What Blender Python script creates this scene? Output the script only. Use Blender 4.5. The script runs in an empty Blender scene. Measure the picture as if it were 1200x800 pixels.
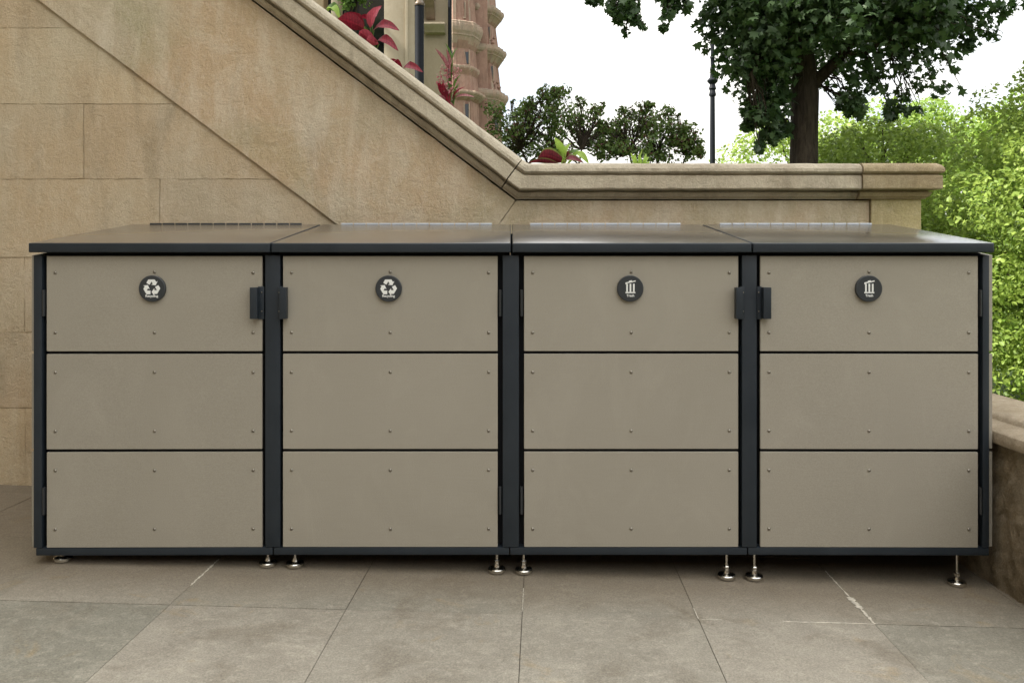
import bpy, bmesh, math, random
import numpy as np
from mathutils import Vector, Matrix, noise as mnoise
R = math.radians
random.seed(7)
rng = np.random.default_rng(11)
sc = bpy.context.scene
col = sc.collection

# ------------------------------------------------------------------ camera
CZ, CD, F = 1.178, 3.0, 943.0          # eye height, distance to the cabinet fronts, focal length in 1200-px units
cam_d = bpy.data.cameras.new('camera')
cam = bpy.data.objects.new('camera', cam_d); col.objects.link(cam)
cam_d.sensor_width = 36.0; cam_d.sensor_fit = 'HORIZONTAL'
cam_d.lens = 36.0 * F / 1200.0
cam_d.shift_y = -90.0 / 1200.0
cam_d.clip_start = 0.05; cam_d.clip_end = 2000
cam.location = (0, -CD, CZ); cam.rotation_euler = (R(90), 0, 0)
sc.camera = cam

# ------------------------------------------------------------------ world, sun, exposure
SUN_EL, SUN_AZ = 47.0, 258.0            # azimuth clockwise from +Y: high on the left, behind the added house that shades the terrace
world = bpy.data.worlds.new('World'); sc.world = world; world.use_nodes = True
wn = world.node_tree; wn.nodes.clear()
def wnode(t, **k):
    n = wn.nodes.new(t)
    for a, b in k.items(): setattr(n, a, b)
    return n
sky = wnode('ShaderNodeTexSky'); sky.sky_type = 'NISHITA'; sky.sun_disc = False
sky.sun_elevation = R(SUN_EL); sky.sun_rotation = R(SUN_AZ)
sky.air_density = 1.0; sky.dust_density = 3.0; sky.ozone_density = 1.0
tc = wnode('ShaderNodeTexCoord')
nz = wnode('ShaderNodeTexNoise'); nz.inputs['Scale'].default_value = 2.2; nz.inputs['Detail'].default_value = 5; nz.inputs['Roughness'].default_value = .5
mp = wnode('ShaderNodeMapping'); mp.inputs['Scale'].default_value = (1, 1, 2.2); mp.inputs['Location'].default_value = (3.1, .4, 1.7)
wn.links.new(tc.outputs['Generated'], mp.inputs['Vector']); wn.links.new(mp.outputs[0], nz.inputs['Vector'])
cr = wnode('ShaderNodeValToRGB'); cr.color_ramp.elements[0].position = .36; cr.color_ramp.elements[1].position = .54
cr.color_ramp.elements[0].color = (.12, .12, .12, 1)
wn.links.new(nz.outputs['Fac'], cr.inputs['Fac'])
mx = wnode('ShaderNodeMix'); mx.data_type = 'RGBA'
wn.links.new(cr.outputs['Color'], mx.inputs['Factor'])
wn.links.new(sky.outputs['Color'], mx.inputs['A'])
sxyz = wnode('ShaderNodeSeparateXYZ'); wn.links.new(tc.outputs['Generated'], sxyz.inputs[0])
mr = wnode('ShaderNodeMapRange'); mr.inputs['From Min'].default_value = 0.0; mr.inputs['From Max'].default_value = 1.0
mr.inputs['To Min'].default_value = .27; mr.inputs['To Max'].default_value = 1.15; wn.links.new(sxyz.outputs['Z'], mr.inputs['Value'])
cm = wnode('ShaderNodeMix'); cm.data_type = 'RGBA'; cm.blend_type = 'MIX'; cm.inputs['A'].default_value = (0, 0, 0, 1); cm.inputs['B'].default_value = (12.0, 11.75, 11.1, 1)
cm.clamp_factor = False; wn.links.new(mr.outputs[0], cm.inputs['Factor']); wn.links.new(cm.outputs['Result'], mx.inputs['B'])
bg = wnode('ShaderNodeBackground'); bg.inputs['Strength'].default_value = .10
wn.links.new(mx.outputs['Result'], bg.inputs['Color'])
wo = wnode('ShaderNodeOutputWorld'); wn.links.new(bg.outputs[0], wo.inputs['Surface'])
sun_d = bpy.data.lights.new('sun', 'SUN'); sun_d.energy = 3.6; sun_d.angle = R(3); sun_d.color = (1, .95, .86)
sun = bpy.data.objects.new('sun', sun_d); col.objects.link(sun)
_a, _e = R(SUN_AZ), R(SUN_EL)
sdir = Vector((math.sin(_a) * math.cos(_e), math.cos(_a) * math.cos(_e), math.sin(_e)))
sun.rotation_euler = sdir.to_track_quat('Z', 'Y').to_euler(); sun.location = (-12, -4, 14)
vs = sc.view_settings; vs.view_transform = 'Standard'; vs.look = 'None'; vs.gamma = 1; vs.use_curve_mapping = False
vs.exposure = 1.62

# ------------------------------------------------------------------ materials
class NT:
    def __init__(s, name):
        s.m = bpy.data.materials.new(name); s.m.use_nodes = True; s.t = s.m.node_tree; s.t.nodes.clear()
        s.out = s.n('ShaderNodeOutputMaterial'); s.b = s.n('ShaderNodeBsdfPrincipled')
        s.t.links.new(s.b.outputs[0], s.out.inputs['Surface'])
    def n(s, t, **k):
        x = s.t.nodes.new(t)
        for a, b in k.items(): setattr(x, a, b)
        return x
    def l(s, a, b): s.t.links.new(a, b)
    def pos(s, scale=(1, 1, 1), loc=(0, 0, 0)):
        g = s.n('ShaderNodeNewGeometry'); m = s.n('ShaderNodeMapping'); m.inputs['Scale'].default_value = scale; m.inputs['Location'].default_value = loc
        s.l(g.outputs['Position'], m.inputs['Vector']); return m.outputs[0]
    def noise(s, vec, scale, detail=4, rough=.55, dist=0):
        x = s.n('ShaderNodeTexNoise'); x.inputs['Scale'].default_value = scale; x.inputs['Detail'].default_value = detail
        x.inputs['Roughness'].default_value = rough; x.inputs['Distortion'].default_value = dist; s.l(vec, x.inputs['Vector']); return x.outputs['Fac']
    def ramp(s, fac, p0, p1, c0=0, c1=1):
        x = s.n('ShaderNodeMapRange'); x.inputs['From Min'].default_value = p0; x.inputs['From Max'].default_value = p1
        x.inputs['To Min'].default_value = c0; x.inputs['To Max'].default_value = c1; x.clamp = True; s.l(fac, x.inputs['Value']); return x.outputs[0]
    def mix(s, fac, a, b, mode='MIX'):
        x = s.n('ShaderNodeMix', data_type='RGBA', blend_type=mode)
        for sock, v in ((x.inputs['Factor'], fac), (x.inputs['A'], a), (x.inputs['B'], b)):
            if isinstance(v, (int, float)): sock.default_value = v
            elif isinstance(v, tuple): sock.default_value = v + (1,)
            else: s.l(v, sock)
        return x.outputs['Result']
    def math(s, op, a, b=0.0):
        x = s.n('ShaderNodeMath', operation=op)
        for i, v in enumerate((a, b)):
            if isinstance(v, (int, float)): x.inputs[i].default_value = v
            else: s.l(v, x.inputs[i])
        return x.outputs[0]
    def bump(s, h, strength, dist=.01, prev=None):
        x = s.n('ShaderNodeBump'); x.inputs['Strength'].default_value = strength; x.inputs['Distance'].default_value = dist
        s.l(h, x.inputs['Height'])
        if prev is not None: s.l(prev, x.inputs['Normal'])
        return x.outputs[0]
    def done(s, color=None, rough=.8, metal=0, normal=None, spec=.5):
        if color is not None:
            if isinstance(color, tuple): s.b.inputs['Base Color'].default_value = color + (1,)
            else: s.l(color, s.b.inputs['Base Color'])
        if isinstance(rough, (int, float)): s.b.inputs['Roughness'].default_value = rough
        else: s.l(rough, s.b.inputs['Roughness'])
        s.b.inputs['Metallic'].default_value = metal
        s.b.inputs['Specular IOR Level'].default_value = spec
        if normal is not None: s.l(normal, s.b.inputs['Normal'])
        return s.m

def stone(name, base, warm, dark, light, streak=.5, grain=.25, bumpk=.5, green=None, island=0.0, dirt=.5, coarse=1.0, topdirt=0):
    k = NT(name)
    p = k.pos(); ps = k.pos((1, 1, .22), (3, 0, 1))
    big = k.noise(p, 1.6 * coarse, 5, .6, .4)
    c = k.mix(k.ramp(big, .42, .60), base, warm)
    med = k.noise(p, 5.5, 6, .65, .8)
    c = k.mix(k.ramp(med, .52, .80, 0, .55), c, light)
    st = k.noise(ps, 9, 5, .6, .3)
    c = k.mix(k.ramp(st, .48, .75, 0, streak), c, light)
    st2 = k.noise(k.pos((1, 1, .3), (9, 0, 5)), 6, 5, .6, .6)
    c = k.mix(k.ramp(st2, .52, .82, 0, dirt), c, dark)
    if green:
        gn = k.noise(k.pos((1, 1, 1), (0, 4, 2)), 1.7, 4, .6, .5)
        c = k.mix(k.ramp(gn, .5, .75, 0, .55), c, green)
    if topdirt:
        g = k.n('ShaderNodeNewGeometry'); sx = k.n('ShaderNodeSeparateXYZ'); k.l(g.outputs['Normal'], sx.inputs[0])
        up = k.ramp(sx.outputs['Z'], .25, .9)
        c = k.mix(k.math('MULTIPLY', k.math('MULTIPLY', up, topdirt), k.ramp(med, .3, .6)), c, dark)
    mm = k.noise(k.pos((1, 1, .7), (2, 5, 1)), 30, 7, .78, .5)
    c = k.mix(k.ramp(mm, .50, .68, 0, .34), c, light)
    c = k.mix(k.ramp(k.noise(k.pos((1, 1, 1), (6, 1, 1)), 22, 7, .8, .8),   .58, .72, 0, .28), c, dark)
    gr = k.noise(p, 130, 5, .8)
    gr2 = k.noise(p, 260, 2, .7)
    c = k.mix(grain, c, k.mix(k.ramp(gr, .3, .7), (.35, .35, .35), (.65, .65, .65)), 'OVERLAY')
    pit = k.ramp(gr2, .28, .38, 1, 0)
    c = k.mix(k.math('MULTIPLY', pit, .35), c, dark)
    if island:
        g = k.n('ShaderNodeNewGeometry')
        c = k.mix(island, c, k.mix(k.ramp(g.outputs['Random Per Island'], 0, 1), (.35, .36, .37), (.66, .64, .61)), 'OVERLAY')
    n1 = k.bump(k.noise(p, 14, 6, .7, .6), bumpk * .6, .012)
    n0 = k.bump(k.noise(p, 45, 6, .75, .3), bumpk * .5, .008, n1)
    n2 = k.bump(gr, bumpk * .8, .0035, n0)
    return k.done(c, k.ramp(gr, .3, .7, .78, .95), 0, n2, .25)

M = {}
M['ashlar'] = stone('ashlar stone', (.55, .465, .330), (.56, .44, .29), (.24, .19, .125), (.68, .60, .46), .5, .45, 1.3, None, .22, .6)
M['panel_stone'] = stone('parapet stone', (.60, .500, .350), (.62, .465, .30), (.30, .24, .155), (.80, .72, .58), .70, .5, 1.7, (.38, .35, .19), 0, .4)
M['coping'] = stone('coping stone', (.53, .47, .36), (.43, .37, .275), (.12, .095, .068), (.66, .59, .46), .45, .55, 1.2, None, .2, .8, 1.6, .3)
M['pier_stone'] = stone('pier stone', (.46, .38, .22), (.46, .39, .20), (.24, .19, .11), (.60, .53, .36), .4, .6, 1.2, (.30, .30, .12), 0, .5)
M['pier_cap'] = stone('pier cap stone', (.42, .34, .22), (.36, .28, .17), (.11, .085, .052), (.56, .47, .33), .4, .7, 1.2, (.24, .22, .09), 0, .7, 1.6, .4)
M['low_wall'] = stone('rough low wall render', (.46, .37, .25), (.36, .28, .18), (.09, .07, .045), (.70, .61, .47), .5, 1.0, 4.0, None, 0, .8)
M['low_cop'] = stone('worn low wall coping', (.46, .38, .28), (.36, .29, .20), (.12, .09, .065), (.62, .54, .42), .4, .6, 1.8, None, 0, .7)
def simple(name, c, rough=.6, metal=0, spec=.5, var=.0, bump=.0, sc_=40):
    k = NT(name)
    if var or bump:
        nn = k.noise(k.pos(), sc_, 5, .65)
        cc = k.mix(k.ramp(nn, .3, .7), tuple(x * (1 - var) for x in c), tuple(min(1, x * (1 + var)) for x in c))
        return k.done(cc, rough, metal, k.bump(nn, bump, .004) if bump else None, spec)
    return k.done(c, rough, metal, None, spec)

# powder-coated charcoal steel
k = NT('charcoal powder coat')
nn = k.noise(k.pos(), 420, 2, .6); n3 = k.noise(k.pos(), 7, 5, .6, .5)
M['steel'] = k.done(k.mix(k.ramp(n3, .35, .75), (.016, .023, .031), (.023, .031, .040)), k.ramp(n3, .3, .75, .40, .52), 0, k.bump(nn, .10, .0008), .4)
k = NT('lid powder coat')
nn = k.noise(k.pos(), 420, 2, .6); n3 = k.noise(k.pos((1, .35, 1)), 5, 6, .65, .6); n4 = k.noise(k.pos(), 60, 4, .7)
lc = k.mix(k.ramp(n3, .4, .8), (.078, .073, .066), (.086, .080, .072))
lc = k.mix(k.ramp(n4, .62, .78, 0, .12), lc, (.16, .145, .12))
M['lid'] = k.done(lc, k.ramp(n3, .3, .75, .30, .32), 0, None, .75)
for a_, b_ in (('Coat Weight', 1.0), ('Coat Roughness', .17), ('Coat IOR', 1.7)): k.b.inputs[a_].default_value = b_
M['void'] = simple('unlit liner steel', (.012, .013, .015), .7, 0, .2)
# taupe composite cladding with faint horizontal grain
k = NT('taupe composite board')
g1 = k.noise(k.pos((3, 3, 90)), 3.0, 5, .7, .2); g2 = k.noise(k.pos((1, 1, 1)), 2.2, 5, .6, .5); g3 = k.noise(k.pos((1, 1, 2.5)), 260, 2, .7)
cc = k.mix(k.ramp(g2, .3, .7), (.312, .289, .236), (.340, .315, .260))
cc = k.mix(k.ramp(g1, .35, .75, 0, .35), cc, (.38, .355, .305))
oi = k.n('ShaderNodeObjectInfo')
cc = k.mix(k.ramp(oi.outputs['Random'], 0, 1, 0, .22), cc, (.285, .265, .222))
sm = k.noise(k.pos((1, 1, .5), (2, 7, 3)), 4.5, 6, .68, 1.4)
cc = k.mix(k.ramp(sm, .52, .72, 0, .22), cc, (.42, .39, .33))
cc = k.mix(.30, cc, k.mix(k.ramp(g3, .3, .7), (.25, .25, .25), (.75, .75, .75)), 'OVERLAY')
spk = k.ramp(k.noise(k.pos((1, 1, 3), (5, 2, 1)), 70, 3, .7), .70, .76)
cc = k.mix(k.math('MULTIPLY', spk, .28), cc, (.17, .145, .105))
M['board'] = k.done(cc, .55, 0, k.bump(g1, .12, .0015), .35)
M['bright'] = simple('zinc plated steel', (.62, .60, .55), .26, 1.0)
M['screw'] = simple('stainless screw', (.30, .28, .24), .38, .9)
M['hinge'] = simple('hinge steel', (.05, .055, .06), .4, .6)
M['hinge_l'] = simple('pale hinge steel', (.45, .49, .53), .45, .2)
M['white'] = simple('white print', (.82, .84, .82), .6)
M['disc'] = simple('charcoal plastic', (.032, .037, .042), .42, 0, .5)
M['iron'] = simple('black painted iron', (.007, .009, .013), .55, 0, .15, .25, .15, 30)
M['soil'] = simple('soil', (.06, .042, .028), .95, 0, .2, .4, .8, 25)
M['lawn'] = simple('grass ground', (.055, .085, .025), .95, 0, .2, .4, .8, 9)
M['bark'] = None
k = NT('bark')
b1 = k.noise(k.pos((1, 1, .18)), 26, 6, .7, .7)
M['bark'] = k.done(k.mix(k.ramp(b1, .35, .65), (.028, .021, .016), (.078, .060, .046)), .95, 0, k.bump(b1, 1, .03), .2)
k = NT('paving stone')
at = k.n('ShaderNodeAttribute'); at.attribute_name = 'tone'
p = k.pos()
a1 = k.noise(p, 2.6, 6, .65, .6); a2 = k.noise(k.pos((1, 2.2, 1), (4, 1, 0)), 7, 6, .7, .8); a3 = k.noise(p, 180, 3, .75); a4 = k.noise(k.pos((1, 1, 1), (7, 2, 0)), 3.1, 5, .6, 1.0)
c = k.mix(k.ramp(a1, .35, .68), (.265, .240, .195), (.355, .325, .268))
c = k.mix(at.outputs['Fac'], c, (.21, .205, .165))
c = k.mix(k.ramp(a2, .50, .78, 0, .45), c, (.52, .475, .385))
c = k.mix(k.ramp(a4, .52, .68, 0, .55), c, (.175, .148, .108))
c = k.mix(k.ramp(k.noise(k.pos((1, 1, 1), (2, 2, 0)), 38, 6, .75, .4), .50, .68, 0, .35), c, (.50, .46, .38))
c = k.mix(k.ramp(k.noise(k.pos((1, 1, 1), (1, 8, 0)), 5.5, 4, .6, .8), .62, .74, 0, .45), c, (.34, .24, .11))
c = k.mix(k.ramp(k.noise(k.pos((1, 1, 1), (11, 3, 0)), 24, 5, .7, .6), .58, .76, 0, .35), c, (.13, .112, .085))
# floor turns browner and darker towards the bins and stays so beneath them
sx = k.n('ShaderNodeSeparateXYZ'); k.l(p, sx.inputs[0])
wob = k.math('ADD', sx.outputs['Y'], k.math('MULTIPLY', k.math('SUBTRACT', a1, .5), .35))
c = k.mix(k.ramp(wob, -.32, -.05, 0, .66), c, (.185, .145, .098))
c = k.mix(.65, c, k.mix(k.ramp(a3, .32, .68), (.30, .30, .30), (.70, .70, .70)), 'OVERLAY')
nb = k.bump(k.noise(p, 16, 7, .72, .8), .5, .010); nb = k.bump(a3, .55, .002, nb)
M['paving'] = k.done(c, k.ramp(a2, .3, .7, .62, .85), 0, nb, .35)
M['joint'] = simple('sandy joint', (.15, .125, .09), .95, 0, .2, .4)
M['grout'] = simple('pale grout haze', (.60, .56, .47), .9, 0, .2, .25, .3, 60)

def leafmat(name, c1, c2, trans=.35, rough=.5, tcol=None):
    k = NT(name)
    g = k.n('ShaderNodeNewGeometry')
    cc = k.mix(g.outputs['Random Per Island'], c1, c2)
    k.b.inputs['Specular IOR Level'].default_value = .35; k.b.inputs['Roughness'].default_value = rough
    k.l(cc, k.b.inputs['Base Color'])
    tr = k.n('ShaderNodeBsdfTranslucent')
    k.l(k.mix(.6, cc, tcol or tuple(min(1, x * 1.8) for x in c2)), tr.inputs['Color'])
    ms = k.n('ShaderNodeMixShader'); ms.inputs[0].default_value = trans
    k.l(k.b.outputs[0], ms.inputs[1]); k.l(tr.outputs[0], ms.inputs[2]); k.l(ms.outputs[0], k.out.inputs['Surface'])
    return k.m
M['maple'] = leafmat('maple leaf', (.032, .066, .024), (.115, .175, .085), .28, .40, (.08, .18, .03))
M['linden'] = leafmat('lime green leaf', (.115, .195, .032), (.32, .42, .09), .40, .5, (.50, .66, .13))
M['linden2'] = leafmat('fresh green leaf', (.11, .20, .030), (.26, .36, .075), .40, .5, (.45, .62, .09))
M['shrub'] = leafmat('small dark leaf', (.070, .120, .032), (.17, .24, .07), .38, .5, (.16, .25, .05))
M['berry'] = leafmat('purplish twig tip', (.075, .030, .028), (.13, .060, .050), .2, .6)
M['lime'] = leafmat('pale lime leaf', (.26, .42, .06), (.40, .55, .12), .4, .5)
M['green'] = leafmat('plain green leaf', (.06, .12, .02), (.13, .22, .05), .3, .5)
def coleus(name, inner, outer, margin=None, veins=None):
    k = NT(name)
    at = k.n('ShaderNodeAttribute'); at.attribute_name = 'edge'
    v = k.noise(k.pos(), 90, 3, .7)
    c = k.mix(k.ramp(v, .35, .65), inner, outer)
    c = k.mix(k.ramp(at.outputs['Fac'], .04, .16, .55, 0), c, tuple(min(1, q * 1.5) for q in outer))
    wv = k.n('ShaderNodeTexWave'); wv.inputs['Scale'].default_value = 22; wv.inputs['Distortion'].default_value = 3; k.l(k.pos(), wv.inputs['Vector'])
    c = k.mix(k.ramp(wv.outputs['Fac'], .55, .9, 0, .35), c, tuple(q * .55 for q in inner))
    if margin: c = k.mix(k.ramp(at.outputs['Fac'], .72, .86), c, margin)
    k.l(c, k.b.inputs['Base Color']); k.b.inputs['Roughness'].default_value = .55
    tr = k.n('ShaderNodeBsdfTranslucent'); k.l(c, tr.inputs['Color'])
    ms = k.n('ShaderNodeMixShader'); ms.inputs[0].default_value = .3
    k.l(k.b.outputs[0], ms.inputs[1]); k.l(tr.outputs[0], ms.inputs[2]); k.l(ms.outputs[0], k.out.inputs['Surface'])
    return k.m
M['crimson'] = coleus('crimson leaf', (.16, .008, .022), (.31, .020, .042))
M['pink'] = coleus('rosy leaf', (.38, .040, .075), (.48, .075, .11))
M['maroon'] = coleus('maroon leaf with green rim', (.11, .010, .022), (.20, .022, .035), (.20, .24, .06))
M['dusky'] = coleus('dusky pink leaf', (.30, .10, .12), (.42, .17, .18))
M['cream'] = stone('cream limestone', (.36, .305, .225), (.39, .33, .25), (.24, .19, .13), (.45, .40, .32), .3, .2, .3)
M['tan'] = stone('tan limestone', (.30, .25, .175), (.32, .27, .19), (.18, .14, .09), (.38, .33, .25), .3, .2, .3)
M['red'] = stone('red sandstone', (.22, .128, .098), (.26, .158, .12), (.09, .055, .042), (.34, .23, .18), .3, .3, .5, None, 0, .6)
M['pale_red'] = stone('weathered sandstone band', (.25, .19, .145), (.29, .20, .15), (.11, .08, .06), (.38, .30, .24), .3, .3, .5)
M['glass'] = simple('dark window glass', (.015, .018, .020), .08, 0, .6)

# ------------------------------------------------------------------ mesh helpers
class B:
    def __init__(s): s.bm = bmesh.new()
    def box(s, x0, x1, y0, y1, z0, z1, bev=0.0, seg=2):
        vs_ = [s.bm.verts.new((x, y, z)) for x in (x0, x1) for y in (y0, y1) for z in (z0, z1)]
        fs = [s.bm.faces.new([vs_[i] for i in f]) for f in ((0, 1, 3, 2), (4, 6, 7, 5), (0, 4, 5, 1), (2, 3, 7, 6), (0, 2, 6, 4), (1, 5, 7, 3))]
        if bev: bmesh.ops.bevel(s.bm, geom=list({e for f in fs for e in f.edges}), offset=bev, segments=seg, profile=.6, affect='EDGES')
        return s
    def prism(s, pts, y0, y1, bev=0.0, seg=2, plane='XZ', front_only=False):
        def P(a, b, d): return (a, d, b) if plane == 'XZ' else (d, a, b) if plane == 'YZ' else (a, b, d)
        a = [s.bm.verts.new(P(u, v, y0)) for u, v in pts]; b = [s.bm.verts.new(P(u, v, y1)) for u, v in pts]
        fs = [s.bm.faces.new(a), s.bm.faces.new(b[::-1])]; n = len(pts)
        for i in range(n): fs.append(s.bm.faces.new((a[(i + 1) % n], a[i], b[i], b[(i + 1) % n])))
        es = list({e for f in fs for e in f.edges}) if not front_only else list(fs[0].edges)
        if bev: bmesh.ops.bevel(s.bm, geom=es, offset=bev, segments=seg, profile=.6, affect='EDGES')
        return s
    def lathe(s, cx, cy, prof, n=24, axis='Z', a0=0, a1=2 * math.pi):
        full = abs(a1 - a0 - 2 * math.pi) < 1e-6; m = n if full else n + 1; rings = []
        for r, z in prof:
            ring = []
            for i in range(m):
                t = a0 + (a1 - a0) * i / n; u, v = r * math.cos(t), r * math.sin(t)
                ring.append(s.bm.verts.new((cx + u, cy + v, z) if axis == 'Z' else (cx + u, z, cy + v)))
            rings.append(ring)
        for a, b in zip(rings, rings[1:]):
            for i in range(n if full else n): s.bm.faces.new((a[i], a[(i + 1) % m], b[(i + 1) % m], b[i]))
        if full:
            if prof[0][0] > 1e-4: s.bm.faces.new(rings[0][::-1])
            if prof[-1][0] > 1e-4: s.bm.faces.new(rings[-1])
        return s
    def tube(s, pts, rad, n=8, jag=0.0):
        pts = [Vector(p) for p in pts]; rings = []
        for i, p in enumerate(pts):
            d = (pts[min(i + 1, len(pts) - 1)] - pts[max(i - 1, 0)]).normalized()
            u = d.orthogonal().normalized() if i == 0 else (rings_u - d * rings_u.dot(d)).normalized()
            rings_u = u; w = d.cross(u); r = rad[i] if isinstance(rad, (list, tuple)) else rad
            rings.append([s.bm.verts.new(p + (u * math.cos(t) + w * math.sin(t)) * r * (1 + jag * random.uniform(-1, 1))) for t in [2 * math.pi * j / n for j in range(n)]])
        for a, b in zip(rings, rings[1:]):
            for j in range(n): s.bm.faces.new((a[j], a[(j + 1) % n], b[(j + 1) % n], b[j]))
        s.bm.faces.new(rings[0][::-1]); s.bm.faces.new(rings[-1]); return s
    def rings(s, rects):                      # loft of rectangles (x0,x1,y0,y1,z)
        prev = None
        for i, (x0, x1, y0, y1, z) in enumerate(rects):
            r = [s.bm.verts.new(c) for c in ((x0, y0, z), (x1, y0, z), (x1, y1, z), (x0, y1, z))]
            if prev:
                for j in range(4): s.bm.faces.new((prev[j], prev[(j + 1) % 4], r[(j + 1) % 4], r[j]))
            else: s.bm.faces.new(r[::-1])
            prev = r
        s.bm.faces.new(prev); return s
    def build(s, name, mat, parent=None, world=True, smooth=35):
        bmesh.ops.recalc_face_normals(s.bm, faces=s.bm.faces)
        me = bpy.data.meshes.new(name); s.bm.to_mesh(me); s.bm.free()
        return link(name, me, mat, parent, world, smooth)
def link(name, me, mat, parent=None, world=True, smooth=None):
    o = bpy.data.objects.new(name, me); col.objects.link(o)
    if mat: me.materials.append(mat)
    if smooth:
        for p in me.polygons: p.use_smooth = True
        if hasattr(me, 'set_sharp_from_angle'): me.set_sharp_from_angle(angle=R(smooth))
    if parent is not None:
        o.parent = parent
        if world:
            off = Vector(parent.location); q = parent.parent
            while q is not None: off += Vector(q.location); q = q.parent
            me.transform(Matrix.Translation(-off))
    return o
def thing(name, loc, label, cat, group=None, rz=0):
    o = bpy.data.objects.new(name, None); col.objects.link(o); o.location = loc; o.rotation_euler.z = rz; o.empty_display_size = .1
    return tag(o, label, cat, group)
def tag(o, label, cat, group=None):
    o['label'] = label; o['category'] = cat
    if group: o['group'] = group
    return o
def kind(o, kd): o['kind'] = kd; return o

def fz(x, y=0): return .012 - .0275 * max(-4, min(3, x))         # the terrace falls gently towards the low wall

# ------------------------------------------------------------------ ground and paving
g = B(); g.bm.faces.new([g.bm.verts.new(p) for p in ((-400, -400, -.62), (400, -400, -.62), (400, 700, -.62), (-400, 700, -.62))])
kind(g.build('ground', M['lawn'], smooth=None), 'structure')
g = B(); XS = (-6.0, 1.90)
vs_ = [g.bm.verts.new((x, y, fz(x) + dz)) for dz in (-.006, -.5) for x, y in ((XS[0], -7), (XS[1], -7), (XS[1], 1.2), (XS[0], 1.2))]
for f in ((0, 1, 2, 3), (7, 6, 5, 4), (0, 4, 5, 1), (1, 5, 6, 2), (2, 6, 7, 3), (3, 7, 4, 0)): g.bm.faces.new([vs_[i] for i in f])
pave_bed = kind(g.build('pavement', M['joint'], smooth=None), 'structure')
# slabs 0.586 wide, joints skewed slightly as on the terrace
bm = bmesh.new(); tone = bm.verts.layers.float.new('tone')
W_, H_ = .5875, .60; J = .0011
tones = {(-3, -1): .75, (-3, 0): .10, (2, -1): .55, (3, -1): .6, (1, -1): .0, (-4, -1): .3, (-4, 0): .55, (-2, -1): .0, (-1, -1): .12, (0, -1): .18, (2, 0): .25, (-4, -2): .1}
for i in range(-10, 4):
    for j in range(-11, 3):
        y0, y1 = -.318 + j * H_ + J, -.318 + (j + 1) * H_ - J
        t = tones.get((i, j), random.uniform(0, .45)); dz = random.uniform(-.0008, .0008)
        xa = .045 + i * W_; q = []
        for (x, y) in ((xa + J + .035 * y0, y0), (xa + W_ - J + .035 * y0, y0), (xa + W_ - J + .035 * y1, y1), (xa + J + .035 * y1, y1)):
            x = min(x, XS[1])
            q.append(bm.verts.new((x, y, fz(x) + dz))); q[-1][tone] = t
        if q[0].co.x >= XS[1] - .01: continue
        f = bm.faces.new(q)
        r = bmesh.ops.extrude_face_region(bm, geom=[f]); bmesh.ops.translate(bm, verts=[v for v in r['geom'] if isinstance(v, bmesh.types.BMVert)], vec=(0, 0, .002))
bmesh.ops.recalc_face_normals(bm, faces=bm.faces)
me = bpy.data.meshes.new('paving_slabs'); bm.to_mesh(me); bm.free(); link('paving_slabs', me, M['paving'], pave_bed)
def smear(x0, y0, x1, y1, w, n=26):
    m = B(); prev = None; d = Vector((x1 - x0, y1 - y0)).normalized(); nrm = Vector((-d.y, d.x))
    for i in range(n + 1):
        t = i / n; x, y = x0 + (x1 - x0) * t, y0 + (y1 - y0) * t
        a, b = w * random.uniform(.15, 1), w * random.uniform(.15, 1)
        if i in (0, n): a = b = .0004
        pa = (x + nrm.x * a, y + nrm.y * a); pb = (x - nrm.x * b, y - nrm.y * b)
        cur = [m.bm.verts.new((q[0], q[1], fz(q[0]) + .0036)) for q in (pa, pb)]
        if prev: m.bm.faces.new((prev[0], prev[1], cur[1], cur[0]))
        prev = cur
    m.build('grout', M['grout'], pave_bed, smooth=None)
def jx(i, y): return .045 + i * W_ + .035 * y
smear(jx(2, .15), .15, jx(2, -.10), -.10, .0045); smear(jx(2, -.10), -.10, jx(2, -.20), -.20, .016); smear(jx(2, -.2), -.20, jx(2, -.318), -.318, .0075)
smear(jx(1, -.318) + .28, -.3185, jx(2, -.318) + .012, -.3185, .0045); smear(jx(1, -.318), -.3185, jx(1, -.318) + .08, -.3185, .0022)
smear(jx(1, -.23), -.23, jx(1, -.318), -.318, .0028); smear(jx(-2, .10), .10, jx(-2, -.16), -.16, .0055); smear(jx(0, -.1), -.1, jx(0, -.3), -.3, .0016)

# ------------------------------------------------------------------ stone walls (front plane at y = 1.0)
WY = 1.0; WS = F / (CD + WY)
def wx(px): return (px - 600) / WS
def wz(py): return CZ + (310 - py) / WS
SL = .757                                            # fall of the stair parapet
def diag_x(z): return wx(45) - (z - wz(0)) / .749     # lower edge of the parapet slab
def jitter(pts, amp, step=.05):
    out = []
    for i, a in enumerate(pts):
        b = pts[(i + 1) % len(pts)]; a = Vector(a); b = Vector(b); n = max(1, int((b - a).length / step)); out.append(tuple(a))
        for k_ in range(1, n):
            q = a.lerp(b, k_ / n); out.append((q.x + random.uniform(-amp, amp), q.y + random.uniform(-amp, amp)))
    return out
ashlar = thing('ashlar_wall', (-3.6, 1.15, .1), 'tan coursed stone block wall filling the triangle under the sloping stair parapet', 'stone wall')
m = B(); mort = B()
ys = [-146, -56, 33, 122, 210, 301.5, 389.5, 478, 572]
joints = {0: [-420, -120], 1: [-520, -260, -90], 2: [-300, -60], 3: [-420, -150, 98], 4: [-350, -110, 187], 5: [-280, 28.5, 330], 6: [-360, -80, 260], 7: [-280, 29, 380]}
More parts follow.
